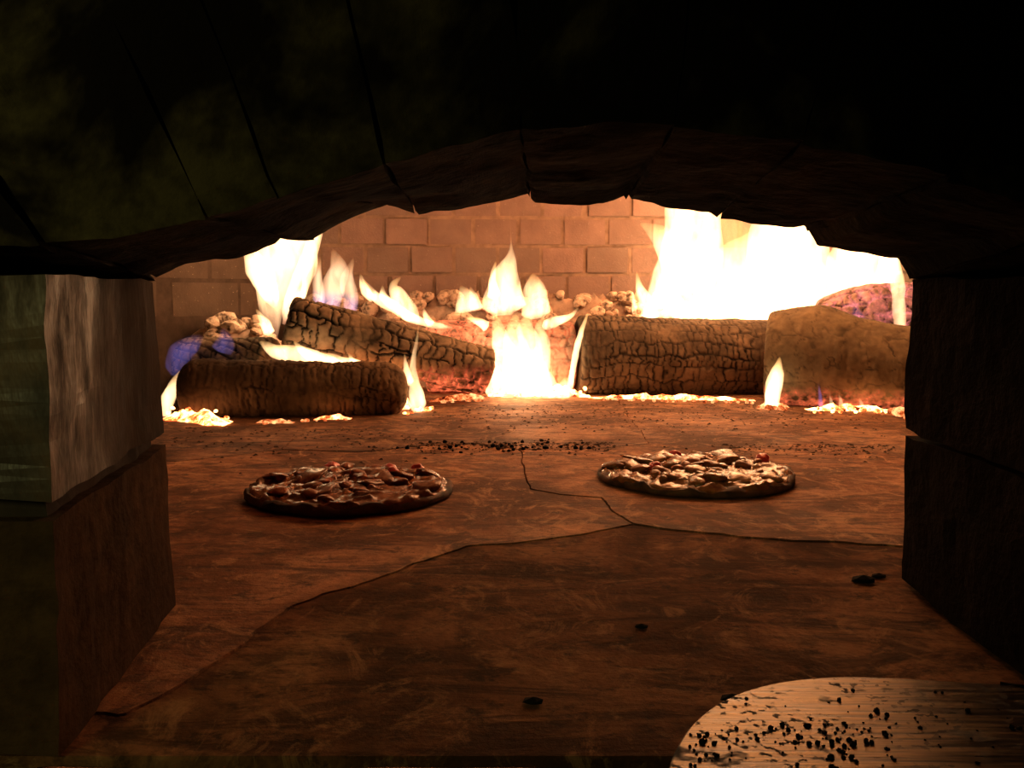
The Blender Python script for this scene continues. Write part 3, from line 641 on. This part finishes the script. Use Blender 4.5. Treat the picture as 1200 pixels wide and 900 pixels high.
for k, (x, y0, y1, w) in enumerate(((962, 478, 448, 2.2), (975, 480, 462, 2.2), (986, 480, 461, 2.4), (1010, 480, 466, 2.6))):
    flame(('thin violet flame under the left of the humped log', 'first short red flame under the humped log', 'second short red flame under the humped log', 'widest low flame under the middle of the humped log')[k],
          [[(x, y0, w * 1.5), (x - 1, (y0 + y1) / 2, w), (x - 3, y1, 0.4)]], 2.19, BLUE if k == 0 else WHITE, gain=0.5 if k == 0 else 1.2, seed=20 + k)
flame('violet flame streak across the burning log at far right', [
    [(1026, 402, 10), (1012, 384, 9), (1004, 366, 5), (1000, 350, 1)], [(1000, 395, 14), (985, 380, 10), (965, 362, 3)]], 2.48, BLUE, gain=0.35, seed=30)

# ------------------------------------------------------------------ pizzas
def mat_food(name, col, col2, rough, scale=60, spec=0.5, bump=0.4):
    n = NT(name); v = n.wcoords(); f = n.noise(v, scale, 4)
    n.base(n.mix(n.ramp(f, (0.35, 0.0), (0.65, 1.0)), col, col2), rough, spec); n.bump(f, bump, 0.002); return n.m
CRUST = mat_food('baked_crust', (0.030, 0.013, 0.008), (0.15, 0.07, 0.032), 0.75, 45)
CHEESE = mat_food('melted_cheese', (0.17, 0.05, 0.017), (0.38, 0.175, 0.055), 0.24, 90, 0.5, 0.6)
CHEESE_DARK = mat_food('browned_cheese', (0.14, 0.036, 0.016), (0.38, 0.15, 0.055), 0.27, 90, 0.4, 0.6)
TOM = mat_food('roasted_tomato', (0.55, 0.018, 0.012), (0.65, 0.05, 0.03), 0.3)
HAM = mat_food('browned_ham', (0.24, 0.06, 0.025), (0.42, 0.15, 0.06), 0.32, 120, 0.35)
def pizza(label, cpx, cpy, rx_px, seed, tomatoes, hams, cheese_amt, CHEESE):
    c = on_floor(cpx, cpy); R = rx_px * c.y / FPX; c.z = 0.001; rr = random.Random(seed)
    root = thing('pizza', c, label, 'pizza', 'pizzas baking on the hearth')
    nr, nt = 34, 120; th = np.linspace(0, 2 * math.pi, nt, endpoint=False)
    lob = 1 + 0.07 * fbm(np.stack([np.cos(th), np.sin(th), np.zeros(nt)], -1), 1.5, seed, 3)
    def surf(rf, h):
        V, ids = [], []
        for i, (a, z) in enumerate(zip(rf, h)):
            q = np.stack([c.x + R * a * lob * np.cos(th), c.y + R * a * lob * np.sin(th), np.zeros(nt)], -1)
            q[:, 2] = c.z + z; V.append(q)
        n = len(V); idx = np.arange(n * nt).reshape(n, nt); a, b = idx[:-1], idx[1:]
        F = np.stack([a, b, np.roll(b, -1, 1), np.roll(a, -1, 1)], -1).reshape(-1, 4).tolist(); return np.vstack(V), F, idx
    rf = np.concatenate([[0.02], np.linspace(0.06, 0.84, 16), np.linspace(0.87, 0.985, 8), [1.0, 0.995, 0.97, 0.90, 0.02]])
    h = np.concatenate([np.full(17, 0.009), 0.009 + 0.003 * np.sin(np.linspace(0.15, 1, 8) * math.pi * 0.7), [0.007, 0.003, 0.0008, 0.0, 0.0]])
    V, F, idx = surf(rf, h); F.append(list(idx[0])); F.append(list(idx[-1])[::-1])
    up = np.clip(V[:, 2] / 0.012, 0, 1)[:, None]; V = V + (vfbm(V, 34, seed) * np.array([0.007, 0.007, 0.009]) + vfbm(V, 110, seed + 8, 2) * 0.0030) * up
    obj('crust', V, F, CRUST, root, smooth=True)
    rf = np.concatenate([[0.02], np.linspace(0.04, 0.96, 60), [0.975, 0.96]]); h = np.concatenate([np.full(59, 0.016), [0.014, 0.0125], [0.008, 0.003]])
    V, F, idx = surf(rf, h); F.append(list(idx[0])); F.append(list(idx[-1])[::-1])
    w = np.clip((V[:, 2] - 0.010) / 0.006, 0, 1); ed = np.hypot(V[:, 0] - c.x, V[:, 1] - c.y) / R
    V[:, 2] += w * (0.008 * fbm(V, 34, seed + 2, 3) + 0.007 * np.abs(fbm(V, 62, seed + 3, 2)) + 0.006 * (1 - ed) - 0.003 + 0.0035 * fbm(V, 130, seed + 7, 3)); V[:, :2] += (vfbm(V, 30, seed + 6)[:, :2] * 0.012) * w[:, None]
    obj('cheese', V, F, CHEESE, root, smooth=True)
    def chunk_set(nm, mat, n, s0, s1, flat, spots=()):
        ms = [ico_lump(nm, seed * 10 + k, mat, 3, 0.40, True) for k in range(4)]
        for k in range(n):
            if k < len(spots): u, v = spots[k]
            else:
                a, d = rr.uniform(0, 6.28), 0.86 * math.sqrt(rr.random()); u, v = d * math.cos(a), d * math.sin(a)
            s = rr.uniform(s0, s1); o = bpy.data.objects.new(nm, rr.choice(ms)); C.objects.link(o)
            o.location = (R * u, R * v, 0.017 + 0.004 * (1 - math.hypot(u, v))); o.scale = (s, s * rr.uniform(0.7, 1.1), s * flat); o.rotation_euler = (rr.uniform(-0.4, 0.4), rr.uniform(-0.4, 0.4), rr.uniform(0, 6.28)); o.parent = root
    chunk_set('tomato_chunk', TOM, len(tomatoes), 0.010, 0.013, 0.8, tomatoes)
    chunk_set('ham_chunk', HAM, hams, 0.007, 0.013, 0.5)
    chunk_set('cheese_blob', CHEESE, cheese_amt, 0.010, 0.024, 0.30)
pizza('left pizza with red tomato chunks and a dark lumpy crust', 408, 580, 121, 61, [(-0.30, 0.72), (0.40, 0.35), (0.62, 0.62), (0.35, 0.5)], 30, 20, CHEESE_DARK)
pizza('right pizza with glossy melted cheese nearer the dark log', 816, 562, 115, 67, [(-0.45, -0.1), (0.78, 0.35), (-0.1, 0.7)], 26, 26, CHEESE)

# ------------------------------------------------------------------ peel
def mat_peel():
    n = NT('scratched_steel'); v = n.coords('Object'); st = n.noise(n.coords('Object', (14, 240, 1)), 1.0, 4, 0.6); sp = n.noise(v, 150, 3, 0.55); big = n.noise(n.coords('Object', (9, 16, 1)), 1.0, 5, 0.6)
    burn = n.math('MAXIMUM', n.math('MULTIPLY', n.ramp(sp, (0.56, 0.0), (0.59, 1.0)), n.ramp(n.noise(v, 14, 3), (0.45, 0.0), (0.55, 1.0))), n.ramp(big, (0.585, 0.0), (0.625, 1.0)))
    col = n.mix(n.ramp(st, (0.40, 0.0), (0.60, 1.0)), (0.010, 0.006, 0.003), (0.105, 0.072, 0.029)); n.base(n.mix(burn, col, (0.015, 0.012, 0.01)), n.mix(burn, n.ramp(st, (0.3, 0.26), (0.7, 0.48)), (0.9, 0.9, 0.9)), 0.5)
    n.set(n.bsdf.inputs['Metallic'], n.math('SUBTRACT', 1.0, burn)); n.bump(st, 0.25, 0.001); return n.m
PEEL_Z = 0.012
edge_px = [(782, 905), (792, 878), (812, 848), (845, 822), (885, 806), (930, 797), (985, 793), (1040, 794), (1110, 798), (1200, 803)]
pe = [tuple(on_floor(x, y, PEEL_Z)[:2]) for x, y in edge_px]
x1 = pe[-1][0]; xc = pe[0][0]; W_ = 0.30
curve = catmull([(p[0], p[1], 0) for p in pe], 48)[:, :2]
mir = [(xc + W_ - (q[0] - xc) * 0.5, q[1] - 0.006) for q in curve[::-1] if q[0] - xc < 0.12]
outline = np.vstack([[(xc + 0.004, 0.20)], curve, mir, [(xc + W_, 0.20)], [(xc + W_ / 2 + 0.03, 0.17), (xc + W_ / 2 - 0.03, 0.17)]])
pc = Vector((xc + W_ / 2, 0.35, PEEL_Z))
peel = thing('pizza_peel', pc, 'scorched metal pizza peel resting on the hearth edge at lower right', 'pizza peel')
N = len(outline); o2 = ccw(outline)
V = np.vstack([np.c_[inset(o2, 0.001), np.full(N, PEEL_Z)], np.c_[o2, np.full(N, PEEL_Z - 0.0008)], np.c_[o2, np.full(N, PEEL_Z - 0.003)]])
F = [list(range(N)), list(range(2 * N, 3 * N))[::-1]] + [(i + a * N, i + (a + 1) * N, (i + 1) % N + (a + 1) * N, (i + 1) % N + a * N) for a in (0, 1) for i in range(N)]
obj('blade', V, F, mat_peel(), peel, loc=pc)
WOOD = mat_plain('handle_wood', (0.25, 0.15, 0.08), 0.6)
hv, hf = hexgrid(lambda p: np.stack([pc.x + 0.014 * (2 * p[:, 0] - 1), -0.35 + 0.56 * p[:, 1], PEEL_Z - 0.002 + 0.024 * p[:, 2] + 0.02 * (1 - p[:, 1])], -1), 2, 8, 2)
obj('handle', hv, hf, WOOD, peel)

# ------------------------------------------------------------------ crumbs and flakes on the hearth
crumbs = [ico_lump('char_crumb', 400 + k, mat_plain('char', (0.014, 0.011, 0.009)) if k == 0 else bpy.data.materials['char'], 1, 0.4) for k in range(3)]
pts, szs = [], []
for k in range(90):
    px = 600 + r.gauss(0, 80); py = 525 + r.gauss(0, 4) - abs(px - 600) * 0.02; p = on_floor(px, py); s = 0.0012 + 0.004 * r.random() ** 2; pts.append((p.x, p.y, s * 0.5)); szs.append(s)
scatter_lumps('char_crumb', crumbs, pts, szs, 'black char crumb lying along the hearth joint between the pizzas and the fire', 'crumb', 'char crumbs along the hearth joint', 8)
for (px, py, s, lab) in ((1012, 681, 0.008, 'black char flake near the foot of the right jamb'), (1030, 676, 0.005, 'smaller char bit beside the flake near the right jamb'), (625, 823, 0.005, 'black crumb alone on the front hearth slab, nearest the camera'), (752, 735, 0.004, 'black crumb on the front slab between peel and hearth crack'), (858, 820, 0.0055, 'burnt black lump at the rounded left corner of the peel')):
    p = on_floor(px, py, PEEL_Z if px == 860 else 0.0); o = bpy.data.objects.new('char_crumb', crumbs[1]); C.objects.link(o); o.location = (p.x, p.y, p.z + s * 0.2); o.scale = (s * 1.5, s, s * 0.5); tag(o, lab, 'crumb')

# fine ash and char grit swept out of the fire: one uncountable scatter
gv, gf = [], []
rg = np.random.default_rng(9); tri = np.array([(1, 0, 0), (-0.5, 0.87, 0), (-0.5, -0.87, 0), (0, 0, 1.0)]) 
def grit_points(n, px0, px1, pyc, spread):
    for k in range(n):
        p = on_floor(rg.uniform(px0, px1), pyc + abs(rg.normal(0, spread))); yield p
for p in list(grit_points(900, 480, 1040, 474, 16)) + list(grit_points(500, 480, 720, 519, 6)) + list(grit_points(260, 200, 480, 502, 16)) + list(grit_points(250, 830, 1050, 521, 8)):
    sc = 0.0010 + 0.0030 * rg.random() ** 2; a = rg.uniform(0, 6.28); R_ = np.array([[math.cos(a), -math.sin(a), 0], [math.sin(a), math.cos(a), 0], [0, 0, 0.7]])
    b = len(gv); gv += [tuple(np.array(p) + R_ @ (q * sc * np.array([1.6, 1, 1])) + np.array([0, 0, 0.0008])) for q in tri]; gf += [(b, b + 1, b + 3), (b + 1, b + 2, b + 3), (b + 2, b, b + 3), (b, b + 2, b + 1)]
grit = obj('ash_grit', gv, gf, mat_plain('grit', (0.10, 0.07, 0.05), var=0.7, scale=60)); grit['kind'] = 'stuff'; tag(grit, 'fine ash and char grit strewn on the hearth in front of the logs', 'ash')

pts, szs = [], []
while len(pts) < 170:
    px, py = rg.uniform(795, 1200), 806 + rg.random() * 94
    if rg.random() > 0.35: px, py = (830 + rg.normal(0, 26), 872 + rg.normal(0, 14)) if rg.random() < 0.4 else (990 + rg.normal(0, 50), 862 + rg.normal(0, 17))
    edge = np.interp(px, [782, 792, 812, 845, 885, 930, 985, 1200], [905, 878, 848, 822, 806, 797, 793, 803]) + 6
    if py < edge or py > 905: continue
    p = on_floor(px, py, PEEL_Z); sz = 0.0006 + 0.0015 * rg.random() ** 2; pts.append((p.x, p.y, PEEL_Z + sz * 0.3)); szs.append(sz)
scatter_lumps('burnt_crumb', crumbs, pts, szs, 'tiny burnt crumb stuck on the scorched metal peel', 'crumb', 'burnt crumbs on the peel', 77)
